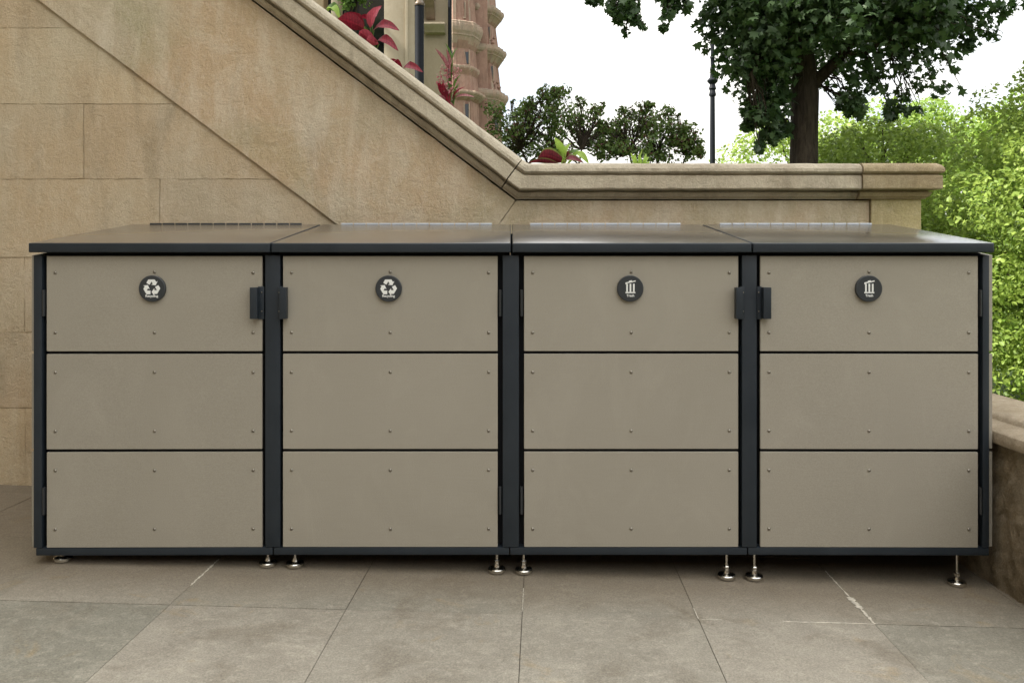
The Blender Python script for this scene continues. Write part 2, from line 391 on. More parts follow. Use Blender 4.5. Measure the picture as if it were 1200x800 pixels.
for c in range(8):
    zt, zb = wz(ys[c]), wz(ys[c + 1]);  zb = -.55 if c == 7 else zb
    xr = 45 + (ys[c + 1] + 12) / .749 - 0            # ends tucked behind the parapet slab
    xs = [-900] + [x for x in joints[c] if x < xr - 40] + [xr]
    for a, b in zip(xs, xs[1:]):
        m.prism(jitter([(wx(a) + .0018, zb + .0018), (wx(b) - .0018, zb + .0018), (wx(b) - .0018, zt - .0018), (wx(a) + .0018, zt - .0018)], .0018), WY + random.uniform(0, .003), 1.28, .003, 2, front_only=True)
m.build('stone_blocks', M['ashlar'], ashlar)
zt = wz(-146)
mort.prism([(wx(-900), -.5), (diag_x(-.5) + .04, -.5), (diag_x(zt) + .04, zt - .01), (wx(-900), zt - .01)], WY + .0055, 1.24)
mort.build('mortar', simple('pale mortar', (.36, .29, .19), .95, 0, .2, .35, .3, 80), ashlar, smooth=None)

BX, BZ = wx(604.6), wz(235)                          # the bend in the coping, at its bottom line
def slope_x(z): return BX - (z - BZ) / SL
parapet = thing('stair_parapet', (-1.6, 1.15, .1), 'sloping tan stone stair parapet falling from upper left with moulded coping', 'stair parapet')
ZT = 4.2
m = B(); JS = .72                                     # the joint below the bend runs down to the left
zi = (wx(45) + wz(0) / .749 - BX + JS * BZ) / (JS + 1 / .749)
xi = diag_x(zi)
m.prism(jitter([(xi, zi), (BX - .003, BZ - .001), (slope_x(ZT), ZT - .001), (diag_x(ZT), ZT)], .0012), WY - .012, 1.30, .002, 2, front_only=True)
m.build('wall_panel', M['panel_stone'], parapet)
garden = thing('garden_wall', (.9, 1.15, .0), 'level tan stone wall with moulded coping running behind the bins to the pier', 'garden wall')
PX0 = wx(1018)
m = B()
m.prism([(diag_x(-.5), -.5), (PX0 - .002, -.5), (PX0 - .002, BZ - .001), (BX + .001, BZ - .001), (xi + .003, zi)], WY - .011, 1.30, .003, 2, front_only=True)
m.build('wall_panel', M['panel_stone'], garden)

PROF = [(-.34, 0), (-.34, .12), (-.33, .15), (-.14, .190), (.03, .180), (.060, .176), (.084, .164), (.096, .148), (.097, .134), (.090, .127), (.082, .125), (.072, .122), (.072, .118), (.085, .115), (.087, .112), (.087, .054), (.083, .049), (.030, .046), (.026, .041), (.044, .038), (.046, .034), (.040, .029), (.033, .017), (.022, .011), (.018, .010), (.018, .006), (-.02, .007)]
def coping(path, name, mat, parent, gapa=.0, gapb=.0):
    """sweep PROF along an (X,Z) path; section perpendicular to the path, mitred at bends"""
    P = [Vector(p) for p in path]
    d0 = (P[1] - P[0]).normalized(); P[0] = P[0] + d0 * gapa
    d1 = (P[-1] - P[-2]).normalized(); P[-1] = P[-1] - d1 * gapb
    # subdivide so that the edges can carry a little wear
    Q = []
    for a, b in zip(P, P[1:]):
        n = max(1, int((b - a).length / .05)); Q += [(a + (b - a) * i / n, i == 0 and len(Q) > 0) for i in range(n)]
    Q.append((P[-1], False)); m = B(); prev = None
    for i, (p, _) in enumerate(Q):
        da = (p - Q[i - 1][0]).normalized() if i else (Q[1][0] - p).normalized()
        db = (Q[i + 1][0] - p).normalized() if i < len(Q) - 1 else da
        t = (da + db).normalized(); nrm = Vector((-t.y, t.x)); s_ = 1 / max(.5, nrm.dot(Vector((-da.y, da.x))))
        ring = []
        for (pr, n_) in PROF:
            w = random.uniform(-.0018, .0018) if 0 < i < len(Q) - 1 else -.002
            q = p + nrm * (n_ * s_ + (w * .7 if n_ > .02 else 0)); ring.append(m.bm.verts.new((q.x, WY - pr - (w if pr > .04 else 0), q.y)))
        if prev:
            for j in range(len(ring)): m.bm.faces.new((prev[j], prev[(j + 1) % len(ring)], ring[(j + 1) % len(ring)], ring[j]))
        else: m.bm.faces.new(ring)
        prev = ring
    m.bm.faces.new(prev[::-1]); return m.build(name, mat, parent, smooth=20)
def sp(x): return (x, BZ + (BX - x) * SL)
jx1 = wx(587)
coping([sp(wx(-60)), sp(wx(-420))][::-1], 'coping_stone', M['coping'], parapet, 0, .002)
coping([sp(wx(-60)), sp(jx1)], 'coping_stone', M['coping'], parapet, .002, .003)
coping([sp(jx1), (BX, BZ), (wx(1001), BZ)], 'coping_stone', M['coping'], garden, .003, .0)

pier = thing('stone_pier', (1.9, 1.2, -.1), 'square stone pier with greenish face and broad moulded cap ending the garden wall', 'stone pier')
PR = 2.022
m = B(); m.box(PX0 + .002, PR, .975, 1.58, -.6, BZ + .006, .005); m.build('shaft', M['pier_stone'], pier)
m = B(); x0 = wx(1001) + .004; rects = []
for (pr, n_) in PROF[::-1]:
    if pr < 0 or n_ > .178: continue
    e = pr * .80; rects.append((x0 + .0, PR + e, .975 - e, 1.58 + e, BZ + n_ * 1.0))
rects.append((x0, PR + .0, .985 - .03, 1.58, BZ + .178))
rects.append((x0 + .0, PR - .12, 1.20, 1.35, BZ + .205))
m.rings(rects); m.build('cap', M['pier_cap'], pier, smooth=28)

low = thing('low_wall', (2.0, -1.4, -.05), 'low rough brown side wall with worn rounded coping at the right of the bins', 'low wall')
m = B(); m.box(1.832, 2.19, -7, .972, -.62, .504, .006)
ny, nz_ = 150, 42; grid = []
for i in range(ny + 1):
    yy = .972 - 2.6 * i / ny; row = []
    for j in range(nz_ + 1):
        zz = -.12 + .624 * j / nz_; v = Vector((yy, zz, 0))
        d = .010 * mnoise.noise(v * 18) + .008 * mnoise.noise(v * 45 + Vector((3, 1, 0))) + .004 * mnoise.noise(v * 90)
        row.append(m.bm.verts.new((1.822 - d - (.004 * math.sin(zz * 9)), yy, zz)))
    grid.append(row)
for a, b in zip(grid, grid[1:]):
    for j in range(nz_): m.bm.faces.new((a[j], b[j], b[j + 1], a[j + 1]))
lw = m.build('wall_body', M['low_wall'], low)
m = B()
for (a, b) in ((-7, -3.2), (-3.196, -.95), (-.946, .971)):
    m.prism([(1.812, .507), (1.798, .515), (1.794, .535), (1.802, .555), (1.822, .567), (1.862, .573), (1.876, .578), (1.884, .592), (1.90, .600), (2.155, .602), (2.185, .585), (2.19, .55), (2.19, .507)], a, b, 0)
m.build('coping', M['low_cop'], low)

# tall unseen house added on the left to keep the terrace in open shade
hs = thing('added_shade_house', (-4.6, -3, .1), 'unseen tall tan stone house wall added left of the terrace to shade it', 'building')
m = B(); m.box(-5.6, -3.45, -9, .985, -.6, 9.2, .01); m.build('wall', M['ashlar'], hs)
m = B(); m.box(-5.6, -3.30, -9.1, 1.02, 9.203, 9.5, .02); m.build('cornice', M['coping'], hs)
for yy in (-7, -4.6, -2.2):
    for zz in (1.4, 4.8):
        m = B(); m.box(-3.448, -3.40, yy - .62, yy + .62, zz, zz + 2.2, .01); w = m.build('window_frame', M['coping'], hs)
        m = B(); m.box(-3.397, -3.39, yy - .48, yy + .48, zz + .12, zz + 2.06); m.build('pane', M['glass'], w, smooth=None)

# unseen house added behind the camera to cut the low sky light
ho = thing('added_facing_house', (0, -15, -.6), 'unseen brown stone house front added behind the camera to block low sky light', 'building')
m = B(); m.box(-14, 16, -18, -14, -.62, 7.4, .01); m.build('wall', M['red'], ho)
for xx in range(-12, 15, 3):
    for zz in (1.2, 4.6):
        m = B(); m.box(xx - .6, xx + .6, -13.998, -13.94, zz, zz + 2.2, .01); w = m.build('window_frame', M['coping'], ho)
        m = B(); m.box(xx - .5, xx + .5, -13.938, -13.93, zz + .1, zz + 2.1); m.build('pane', M['glass'], w, smooth=None)

# raised garden behind the walls, sloping bed beside the stair
m = B(); m.box(-9, 2.0, 2.05, 11.5, -.6, 1.50, 0); kind(m.build('garden_terrace', M['lawn'], smooth=None), 'structure')
m = B(); m.prism([(wx(-420), -.5), (2.0, -.5), (2.0, BZ + .05), (BX + .02, BZ + .05), (wx(-420), BZ + .03 + (BX - wx(-420)) * SL)], 1.345, 2.05)
kind(m.build('planting_bed', M['soil'], smooth=None), 'structure')
m = B(); m.box(2.003, 2.12, 1.59, 11.6, -.62, 1.56, .01)
tag(m.build('retaining_wall', M['ashlar']), 'stone retaining wall running back from the pier along the raised garden', 'retaining wall')

# ------------------------------------------------------------------ storage cabinets
def X(px): return (px - 600) / (F / CD)
def Z(py): return CZ + (310 - py) / (F / CD)
def text_mesh(body, size):
    cu = bpy.data.curves.new('lettering', 'FONT'); cu.body = body; cu.size = size; cu.align_x = 'CENTER'; cu.align_y = 'CENTER'; cu.extrude = .0004; cu.offset = size * .025; cu.resolution_u = 4
    o = bpy.data.objects.new('tmp', cu); col.objects.link(o)
    me = bpy.data.meshes.new_from_object(o.evaluated_get(bpy.context.evaluated_depsgraph_get()))
    bpy.data.objects.remove(o); return me
bpy.context.view_layer.update()
def badge(u, x, z, kindb):
    m = B(); m.lathe(x, z, [(.0, -.0125), (.0465, -.0125), (.0488, -.0108), (.0488, 0.0005)], 48, 'Y')
    b = m.build('badge', M['disc'], u, world=False)
    s = B(); yy0, yy1 = -.0135, -.0120
    if kindb == 'r':
        P = [(-.62, .53), (-.40, .93), (.34, .93), (.52, .64), (.70, .75), (.46, .25), (-.06, .31), (.13, .43), (-.03, .70), (-.25, .31)]
        for a in (0, 120, 240):
            c_, s_ = math.cos(R(a)), math.sin(R(a)); q = [((px * c_ - py * s_) * .0315, (px * s_ + py * c_) * .0315) for px, py in P]
            s.prism([(x + px, z + .0045 + py) for px, py in q], yy0, yy1)
        word = 'Recycling'; sz = .0125
    else:
        for dx in (-.0125, 0, .0125): s.prism([(x + dx - .0030, z - .012), (x + dx + .0030, z - .012), (x + dx + .0030, z + .018), (x + dx - .0030, z + .018)], yy0, yy1)
        s.prism([(x - .0185, z - .017), (x + .0185, z - .017), (x + .0185, z - .0125), (x - .0185, z - .0125)], yy0, yy1)
        s.prism([(x - .0185, z + .0165), (x - .0150, z + .0160), (x - .0150, z + .0190), (x + .020, z + .0265), (x + .0192, z + .0305), (x + .006, z + .0275), (x + .005, z + .0310), (x - .005, z + .0290), (x - .006, z + .0255), (x - .0185, z + .0225)], yy0, yy1)
        word = 'Trash'; sz = .0125
    s.build('symbol', M['white'], b, world=False, smooth=None)
    me = text_mesh(word, sz); me.transform(Matrix.Translation((x, -.0132, z - .0275 if kindb == 'r' else z - .0262)) @ Matrix.Rotation(R(90), 4, 'X'))
    link('lettering', me, M['white'], b, world=False)
def foot(u, x, y, zf, ztop):
    m = B()
    m.lathe(x, y, [(.0, zf + .001), (.029, zf + .001), (.0335, zf + .004), (.0335, zf + .014), (.031, zf + .017), (.012, zf + .021), (.0085, zf + .030), (.0085, zf + .034)], 28)
    f = m.build('foot', M['bright'], u, world=False)
    m = B(); m.lathe(x, y, [(.005, zf + .033), (.005, ztop + .004)], 10); m.build('threaded_stem', M['bright'], f, world=False)
    if ztop - zf > .062:
        m = B(); m.lathe(x, y, [(.009, zf + .034), (.0115, zf + .037), (.0115, zf + .046), (.009, zf + .049)], 6); m.build('hex_nut', M['bright'], f, world=False, smooth=20)
SLP = .134
def lidz(y): return 1.2575 + SLP * (y + .03)
DEP = .785
def cabinet(name_label, base, lid, pan, hinge_side, handle_px, kindb, posts, sidepan, feet, piv, rz, hingemat):
    u = thing('waste_cabinet', (X(piv), 0, 0), name_label, 'waste cabinet', 'row of waste cabinets', rz)
    xo = X(piv)
    def L(px): return X(px) - xo
    def add(m, n, mat, **k): return m.build(n, M[mat], u, world=False, **k)
    b0, b1 = L(base[0]), L(base[1]); zb0, zb1 = .0975, .125
    # dark inner body
    m = B(); m.prism([(.040, zb1 - .004), (DEP - .03, zb1 - .004), (DEP - .03, lidz(DEP) - .05), (.040, lidz(.04) - .045)], b0 + .010, b1 - .010, plane='YZ'); add(m, 'body', 'void', smooth=None)
    m = B(); m.box(b0, b1, -.002, .045, zb0, zb1, .0025)
    for (xa, xb) in ((b0, b0 + .045), (b1 - .045, b1)): m.box(xa, xb, .0455, DEP - .045, zb0 + .001, zb1, .0025)
    m.box(b0, b1, DEP - .0445, DEP, zb0, zb1, .0025); add(m, 'base_frame', 'steel')
    # posts
    for (pa, pb, ptop) in posts:
        m = B(); m.box(L(pa), L(pb), -.004, .036, zb1 + .0015, Z(ptop), .003); add(m, 'corner_post', 'steel')
    for xa in (b0, b1 - .04):
        m = B(); m.box(xa, xa + .04, DEP - .04, DEP, zb1 + .001, lidz(DEP) - .045, .003); add(m, 'rear_post', 'steel')
    m = B(); m.prism([(b0 + .012, zb1), (b1 - .012, zb1), (b1 - .012, lidz(DEP) - .05), (b0 + .012, lidz(DEP) - .05)], DEP - .028, DEP - .004); add(m, 'back_panel', 'board', smooth=None)
    # lid: folded sheet, sloping down to the front
    m = B(); m.prism([(-.03, 1.2228), (-.03, 1.2575), (DEP, lidz(DEP)), (DEP, lidz(DEP) - .035), (-.012, 1.2228)], L(lid[0]) + .0006, L(lid[1]) - .0006, .0045, 3, plane='YZ')
    lo = m.build('lid', None, u, world=False)
    lo.data.materials.append(M['lid']); lo.data.materials.append(M['steel'])
    for p in lo.data.polygons: p.material_index = 0 if p.normal.z > .9 else 1
    hl, hr = hinge_strip = (L(lid[0]) + .085, L(lid[1]) - .085)
    m = B(); n = 12
    for i in range(n):
        a = hl + (hr - hl) * i / n; b = hl + (hr - hl) * (i + 1) / n - .006
        m.tube([(a, DEP + .010, lidz(DEP) + .002), (b, DEP + .010, lidz(DEP) + .002)], .0048, 8)
    hs = m.build('lid_hinge', M[hingemat], lo, world=False)
    # door: backing frame, three boards, screws
    p0, p1 = L(pan[0]), L(pan[1])
    rows = [(300.0, 411.3), (414.6, 525.8), (529.3, 640.6)]
    m = B()
    m.box(p0 + .004, p1 - .004, .0125, .034, Z(640) + .001, Z(299.5), .001); add(m, 'door_frame', 'void', smooth=None)
    for r_, (ya, yb) in enumerate(rows):
        m = B(); m.box(p0 + random.uniform(-.0004, .0004), p1 + random.uniform(-.0004, .0004), 0, .012, Z(yb), Z(ya), .0012, 1); bd = add(m, 'door_board', 'board')
        for fy in ((19.5, 89.5) if r_ == 0 else (21.3, 90)):
            for fx in (.040, .5, .958):
                x = p0 + (p1 - p0) * fx; z = Z(ya + fy + (0 if not (r_ == 0 and fy < 50 and fx == .5) else -1))
                s = B(); s.lathe(x, z, [(0, -.0022), (.0018, -.0024), (.0022, -.0040), (.0046, -.0030), (.0060, -.0010), (.0060, .0005)], 12, 'Y')
                s.build('screw', M['screw'], bd, world=False)
                
    badge(u, L((pan[0] + pan[1]) / 2 - 1.5), Z(338), kindb)
    # side cladding
    if sidepan:
        a, b, s_ = sidepan
        for ya, yb in rows:
            zt0, zt1 = (Z(ya), Z(ya)) if ya > 350 else (lidz(.012) - .050, lidz(DEP) - .050)
            m = B(); m.prism([(.012, Z(yb)), (DEP, Z(yb)), (DEP, zt1), (.012, zt0)], L(a), L(b), .001, 1, plane='YZ'); add(m, 'side_board', 'board')
    # hinges and handle
    for (ya, yb) in ((339.5, 370.5), (570, 602)):
        m = B(); a, b = hinge_side
        m.box(L(a), L(b), -.003, .010, Z(yb), Z(ya), .0015)
        m.tube([((L(a) + L(b)) / 2, -.004, Z(yb) + .001), ((L(a) + L(b)) / 2, -.004, Z(ya) - .001)], .0045, 10); add(m, 'door_hinge', 'hinge')
    g0, g1, br0, br1 = handle_px
    m = B(); m.box(L(g0), L(g1), -.034, -.006, Z(373), Z(336.5), .0015)
    h = add(m, 'door_handle', 'steel')
    m = B(); m.box(L(br0), L(br1), -.0065, -.0005, Z(374), Z(335.5), .001)
    m.box((L(g0) + L(g1)) / 2 - .006, (L(g0) + L(g1)) / 2 + .006, -.007, .0, Z(370), Z(340), .0)
    m.build('handle_plate', M['steel'], h, world=False)
    for zz in (342.5, 364.5):
        m = B(); m.lathe((L(br0) + L(br1)) / 2 + (.003 if g0 < br0 else -.003), Z(zz), [(0, -.0095), (.0025, -.009), (.003, -.006)], 10, 'Y')
        m.build('handle_screw', M['screw'], h, world=False)
    for px in feet:
        x = L(px); xw = X(px); zf = fz(xw) + .003
        foot(u, x, .045, zf, zb0)
        foot(u, x, DEP - .06, zf, zb0)
    return u
TILT = R(.5)
cabinet('taupe waste cabinet with recycling badge and handle at its right, nearest the stair wall', (43.9, 319.6), (40.0, 319.1), (56.0, 307.3), (51.8, 54.4), (296, 304.5, 303, 310.0), 'r',
        [(41.4, 51.2, 299), (311, 328.6, 299)], (36.4, 41.1, -1), (67.5, 310), 330, TILT, 'hinge')
cabinet('taupe waste cabinet with recycling badge and handle at its left', (320.9, 596.7), (320.5, 598.7), (331.6, 583.2), (584.6, 587.6), (330.2, 338, 326, 332), 'r',
        [(589, 608.2, 299)], None, (342, 582), 600, 0, 'hinge_l')
cabinet('taupe waste cabinet with trash badge and handle at its right', (597.9, 875.3), (600.2, 878.2), (614.2, 865.2), (609.6, 612.6), (860, 868, 866.5, 872), 't',
        [(869.2, 886.6, 299)], None, (614, 855), 600, 0, 'hinge_l')
cabinet('taupe waste cabinet with trash badge and handle at its left, beside the low wall', (876.6, 1157.8), (879.7, 1158.9), (891, 1145.0), (1146.3, 1148.9), (891.6, 900.6, 886.9, 892), 't',
        [(1149.9, 1157.6, 299)], (1159.8, 1164.0, 1), (888, 1128), 880, -TILT * .8, 'hinge_l')

# ------------------------------------------------------------------ foliage helpers
def leaf_cloud(name, centers, radii, count, size, mat, parent, tmpl='quad', up=.5, squash=.75, shell=0.0, droop=0.0):
    """many separate small leaves around cluster centres; one mesh"""
    if tmpl == 'maple':
        ang = np.radians([0, 22, 45, 75, 105, 150, 180, 210, 255, 285, 315, 338]); rr = np.array([1.05, .54, .95, .50, .84, .42, .30, .42, .84, .50, .95, .54])
        T = np.stack([rr * np.cos(ang), rr * np.sin(ang), -.16 * rr ** 2], 1); T = np.vstack([[0, 0, 0], T]); n = 12
        Fc = np.array([[0, 1 + i, 1 + (i + 1) % n] for i in range(n)])
    elif tmpl == 'oval':
        T = np.array([[1, 0, -.14], [.30, .50, .07], [-.5, .52, .10], [-.9, 0, 0], [-.5, -.52, .10], [.30, -.50, .07], [-.05, 0, -.08]]); Fc = np.array([[6, i, (i + 1) % 6] for i in range(6)])
    else:
        T = np.array([[1, 0, -.1], [0, .5, .1], [-1, 0, -.0], [0, -.5, .1]]); Fc = np.array([[0, 1, 2], [0, 2, 3]])
    cs = np.array(centers); rs = np.array(radii); k_ = len(cs)
    w = rs ** 1.6; idx = rng.choice(k_, count, p=w / w.sum())
    d = rng.normal(size=(count, 3)); d /= np.linalg.norm(d, axis=1)[:, None]
    r = rng.random(count) ** (1 / 3.0); r = shell + (1 - shell) * r
    off = d * (r * rs[idx])[:, None]; off[:, 2] *= squash; off[:, 2] -= droop * rng.random(count) * rs[idx]
    P = cs[idx] + off
    # leaf frames
    nrm = rng.normal(size=(count, 3)) * (1 - up) + np.array([0, -.25, 1.0]) * up + d * .45
    nrm /= np.linalg.norm(nrm, axis=1)[:, None]
    t = rng.normal(size=(count, 3)); t[:, 2] -= .5; t -= nrm * (t * nrm).sum(1)[:, None]; t /= np.linalg.norm(t, axis=1)[:, None]
    b = np.cross(nrm, t); s = size * (.5 + .95 * rng.random(count) ** 1.3)
    V = P[:, None, :] + s[:, None, None] * (T[None, :, 0, None] * t[:, None, :] + T[None, :, 1, None] * b[:, None, :] + T[None, :, 2, None] * nrm[:, None, :])
    nv = len(T); V = V.reshape(-1, 3); Fa = (Fc[None] + (np.arange(count) * nv)[:, None, None]).reshape(-1, 3)
    me = bpy.data.meshes.new(name); me.vertices.add(len(V)); me.vertices.foreach_set('co', V.astype(np.float32).ravel())
    me.loops.add(Fa.size); me.loops.foreach_set('vertex_index', Fa.astype(np.int32).ravel())
    me.polygons.add(len(Fa)); me.polygons.foreach_set('loop_start', np.arange(0, Fa.size, 3, dtype=np.int32))
    try: me.polygons.foreach_set('loop_total', np.full(len(Fa), 3, dtype=np.int32))
    except Exception: pass
    me.update(calc_edges=True)
    return link(name, me, mat, parent)
def wander(a, b, n=6, k=.08, sag=0):
    a, b = Vector(a), Vector(b); L_ = (b - a).length; out = []
    for i in range(n + 1):
        t = i / n; p = a.lerp(b, t)
        if 0 < i < n: p += Vector((random.uniform(-1, 1), random.uniform(-1, 1), random.uniform(-1, 1))) * L_ * k
        p.z += sag * math.sin(t * math.pi); out.append(p)
    return out

# ---- the big dark tree (10 m away)
def P3(px, py, y): s = F / (CD + y); return Vector(((px - 600) / s, y, CZ + (310 - py) / s))
TY = 7.0
mt = thing('maple_tree', (3.63, TY, -.6), 'dark lobed-leaf tree with thick forked trunk standing behind the garden wall', 'tree')
m = B()
tr = [P3(941, 520, TY), P3(941, 330, TY), P3(941, 190, TY), P3(942, 150, TY), P3(943, 110, TY), P3(943, 85, TY), P3(938, 50, TY), P3(928, 10, TY + .1), P3(915, -60, TY + .2), P3(925, -220, TY)]
m.tube(tr, [.25, .20, .168, .162, .165, .145, .125, .115, .10, .03], 16, .05)
m.build('trunk', M['bark'], mt)
limbs = []
def limb(pts, r0, r1):
    q = [Vector(p) for p in pts]; m = B(); out = []
    for a, b in zip(q, q[1:]): out += wander(a, b, 4, .03)[:-1]
    out.append(q[-1]); n = len(out); m.tube(out, [r0 + (r1 - r0) * i / (n - 1) for i in range(n)], 9, .05); m.build('limb', M['bark'], mt); limbs.extend(out[2:])
limb([P3(946, 108, TY), P3(966, 86, TY - .1), P3(985, 68, TY - .2), P3(1010, 30, TY - .3), P3(1060, -40, TY - .5), P3(1130, -90, TY - .4)], .085, .02)
limb([P3(930, 30, TY), P3(890, 5, TY - .4), P3(840, -25, TY - .7), P3(780, -40, TY - .8), P3(700, -35, TY - .8)], .07, .012)
limb([P3(925, 0, TY + .1), P3(960, -50, TY + .5), P3(1010, -110, TY + 1.2)], .06, .02)
limb([P3(938, 60, TY), P3(915, 30, TY + .6), P3(885, -10, TY + 1.3)], .05, .015)
limb([P3(985, 68, TY - .2), P3(1040, 50, TY - .5), P3(1100, 15, TY - .8)], .035, .01)
limb([P3(935, 45, TY), P3(900, 60, TY - .5), P3(880, 85, TY - .7)], .025, .01)
cl, rad = [], []
def c_(px, py, dy, r): cl.append(P3(px, py, TY + dy)); rad.append(r)
# low fringe of the crown
for q in ((905, 118, -.3, .28), (880, 100, -.2, .30), (893, 138, -.3, .20), (905, 158, -.3, .15), (883, 128, -.4, .14), (918, 150, -.1, .14), (889, 172, -.4, .07), (862, 70, -.3, .34), (880, 60, -.6, .4), (850, 30, -.4, .40),
          (835, 45, -.4, .14), (905, 75, -.5, .38), (890, 20, -.8, .45), (925, 95, .5, .26), (950, 20, -.8, .45), (925, 45, -.7, .4), (980, 22, -.6, .42), (1010, 55, -.4, .36), (992, 108, .3, .15), (1005, 92, -.2, .30), (998, 120, -.3, .14), (1035, 84, -.2, .28), (1050, 115, -.1, .17),
          (1000, 128, -.3, .12), (1045, 135, 0, .10), (1060, 62, -.4, .34), (1040, 25, -.7, .45), (1075, 95, -.1, .20), (1085, 30, -.5, .42), (1105, 70, -.3, .22), (1100, 105, -.2, .14), (1128, 105, -.2, .07), (1110, 20, -.3, .34), (1140, 22, -.2, .30), (1160, 8, -.3, .24), (1163, 40, -.3, .12), (1135, 50, -.2, .13), (1178, 10, -.3, .14), (1193, 2, -.3, .12),
          (730, 3, -.8, .20), (742, 18, -.8, .12), (725, 20, -.8, .08), (733, 38, -.8, .045), (752, 33, -.8, .05), (695, -4, -.8, .12), (790, -4, -.8, .17), (803, 8, -.8, .07), (783, 15, -.8, .08), (776, 32, -.8, .045), (842, 28, -.4, .14), (826, 42, -.4, .07), (835, 12, -.4, .14), (848, 72, -.3, .10), (1025, 105, -.3, .12), (1060, 128, -.1, .07),
          (985, 126, -.2, .05), (1075, 128, -.1, .04), (875, 148, -.3, .08)):
    c_(*q)
    if q[0] < 818 or q[1] > 115:
        for _ in range(3): c_(q[0] + random.uniform(-5, 5), q[1] + random.uniform(-4, 4), q[2] + random.uniform(-.1, .1), q[3] * .9)
for _ in range(70): c_(random.uniform(845, 1120), random.uniform(-30, 30), random.uniform(-1.2, 1.6), random.uniform(.30, .42))
for _ in range(20): c_(random.uniform(870, 918), random.uniform(45, 105), random.uniform(-.6, .8), random.uniform(.20, .30))
for _ in range(230):
    a, b, c = rng.normal(size=3); l = math.sqrt(a * a + b * b + c * c); f = rng.random() ** (1 / 3)
    p = Vector((3.85 + a / l * f * 2.6, TY + b / l * f * 2.5, 6.3 + c / l * f * 2.6))
    s_ = F / (CD + p.y); py = 310 - (p.z - CZ) * s_; px = 600 + p.x * s_
    if p.z < 3.6 and (py > 60 or px < 850): continue
    if px < 860 and py > -30: continue
    cl.append(p); rad.append(rng.uniform(.34, .55))
tw = B()
for p, r in zip(cl, rad):
    q = min(limbs, key=lambda v: (v - p).length + (.5 if v.z > p.z + .8 else 0))
    if (q - p).length > .12: tw.tube(wander(q, p, 5, .05, .05), [.010, .009, .008, .007, .005, .003], 5)
tw.build('twigs', M['bark'], mt)
leaf_cloud('crown', cl, rad, 54000, .062, M['maple'], mt, 'maple', .42, .85, 0, .12)

# ---- bright trees across the way
def leafy_tree(loc, h, rx, rz_, label, mat, n, size, low_=0.0, seed=1, trunk=.13, lumps=70, tmpl='oval', sq=1.0, grp='bright green trees beyond the garden'):
    t = thing('leafy_tree', loc, label, 'tree', grp); r_ = random.Random(seed); x, y, z = loc
    m = B(); m.tube(wander((x, y, z), (x, y, z + h * .8), 7, .012), [trunk, trunk * .85, trunk * .75, trunk * .65, trunk * .5, trunk * .4, trunk * .25, trunk * .1], 10, .05); m.build('trunk', M['bark'], t)
    cs, rs = [], []; zc = z + h - rz_; lb = B()
    for i in range(lumps):
        th = r_.uniform(0, 2 * math.pi); v = r_.uniform(-1, 1); rr = math.sqrt(max(0, 1 - abs(v) ** 2.2)) * r_.uniform(.72, 1.0)
        p = Vector((x + math.cos(th) * rr * rx, y + math.sin(th) * rr * rx, zc + v * rz_ * .92)); cs.append(p); rs.append(r_.uniform(.11, .24) * rx)
        if i % 2 == 0: lb.tube(wander((x, y, max(z + h * .15, p.z - rx * .5)), Vector((x, y, p.z)).lerp(p, .72), 4, .05), [trunk * .3, trunk * .24, trunk * .18, trunk * .12, .008], 5)
    for i in range(lumps // 3):
        th = r_.uniform(0, 2 * math.pi); cs.append(Vector((x + math.cos(th) * rx * .4, y + math.sin(th) * rx * .4, zc + r_.uniform(-.8, .8) * rz_))); rs.append(.36 * rx)
    lb.build('limb', M['bark'], t)
    leaf_cloud('crown', cs, rs, n, size, mat, t, tmpl, .45, .75 * sq, .55)
    return t
leafy_tree((6.85, 5.7, -.62), 4.35, 2.05, 2.25, 'broad lime-green tree filling the right edge down to the low wall', M['linden'], 120000, .027, seed=3, lumps=170)
leafy_tree((5.15, 8.2, -.62), 3.85, 1.55, 2.0, 'bushy lime-green tree just right of the dark trunk above the pier cap', M['linden'], 60000, .028, seed=5, lumps=130)
leafy_tree((9.5, 8.8, -.62), 5.7, 2.2, 3.0, 'tallest bright green tree rising behind at the right edge', M['linden2'], 45000, .038, seed=8, lumps=130)
leafy_tree((6.3, 15, -.62), 5.0, 2.4, 2.7, 'soft lime-green tree farther back on both sides of the dark trunk', M['linden'], 34000, .045, seed=9, lumps=80)
leafy_tree((9.6, 17, -.62), 5.8, 2.6, 3.1, 'pale green tree farther back between the two bright ones', M['linden2'], 30000, .05, seed=10, lumps=80)
leafy_tree((8.0, 26, -.62), 5.0, 3.0, 2.8, 'distant low pale green tree just right of the lamp post', M['linden'], 24000, .06, seed=12, lumps=80)
leafy_tree((21.5, 30, -.62), 8.3, 4.6, 4.4, 'distant broad green tree seen through the gaps of the crowns at the right edge', M['linden2'], 30000, .12, seed=14, lumps=90, trunk=.25)

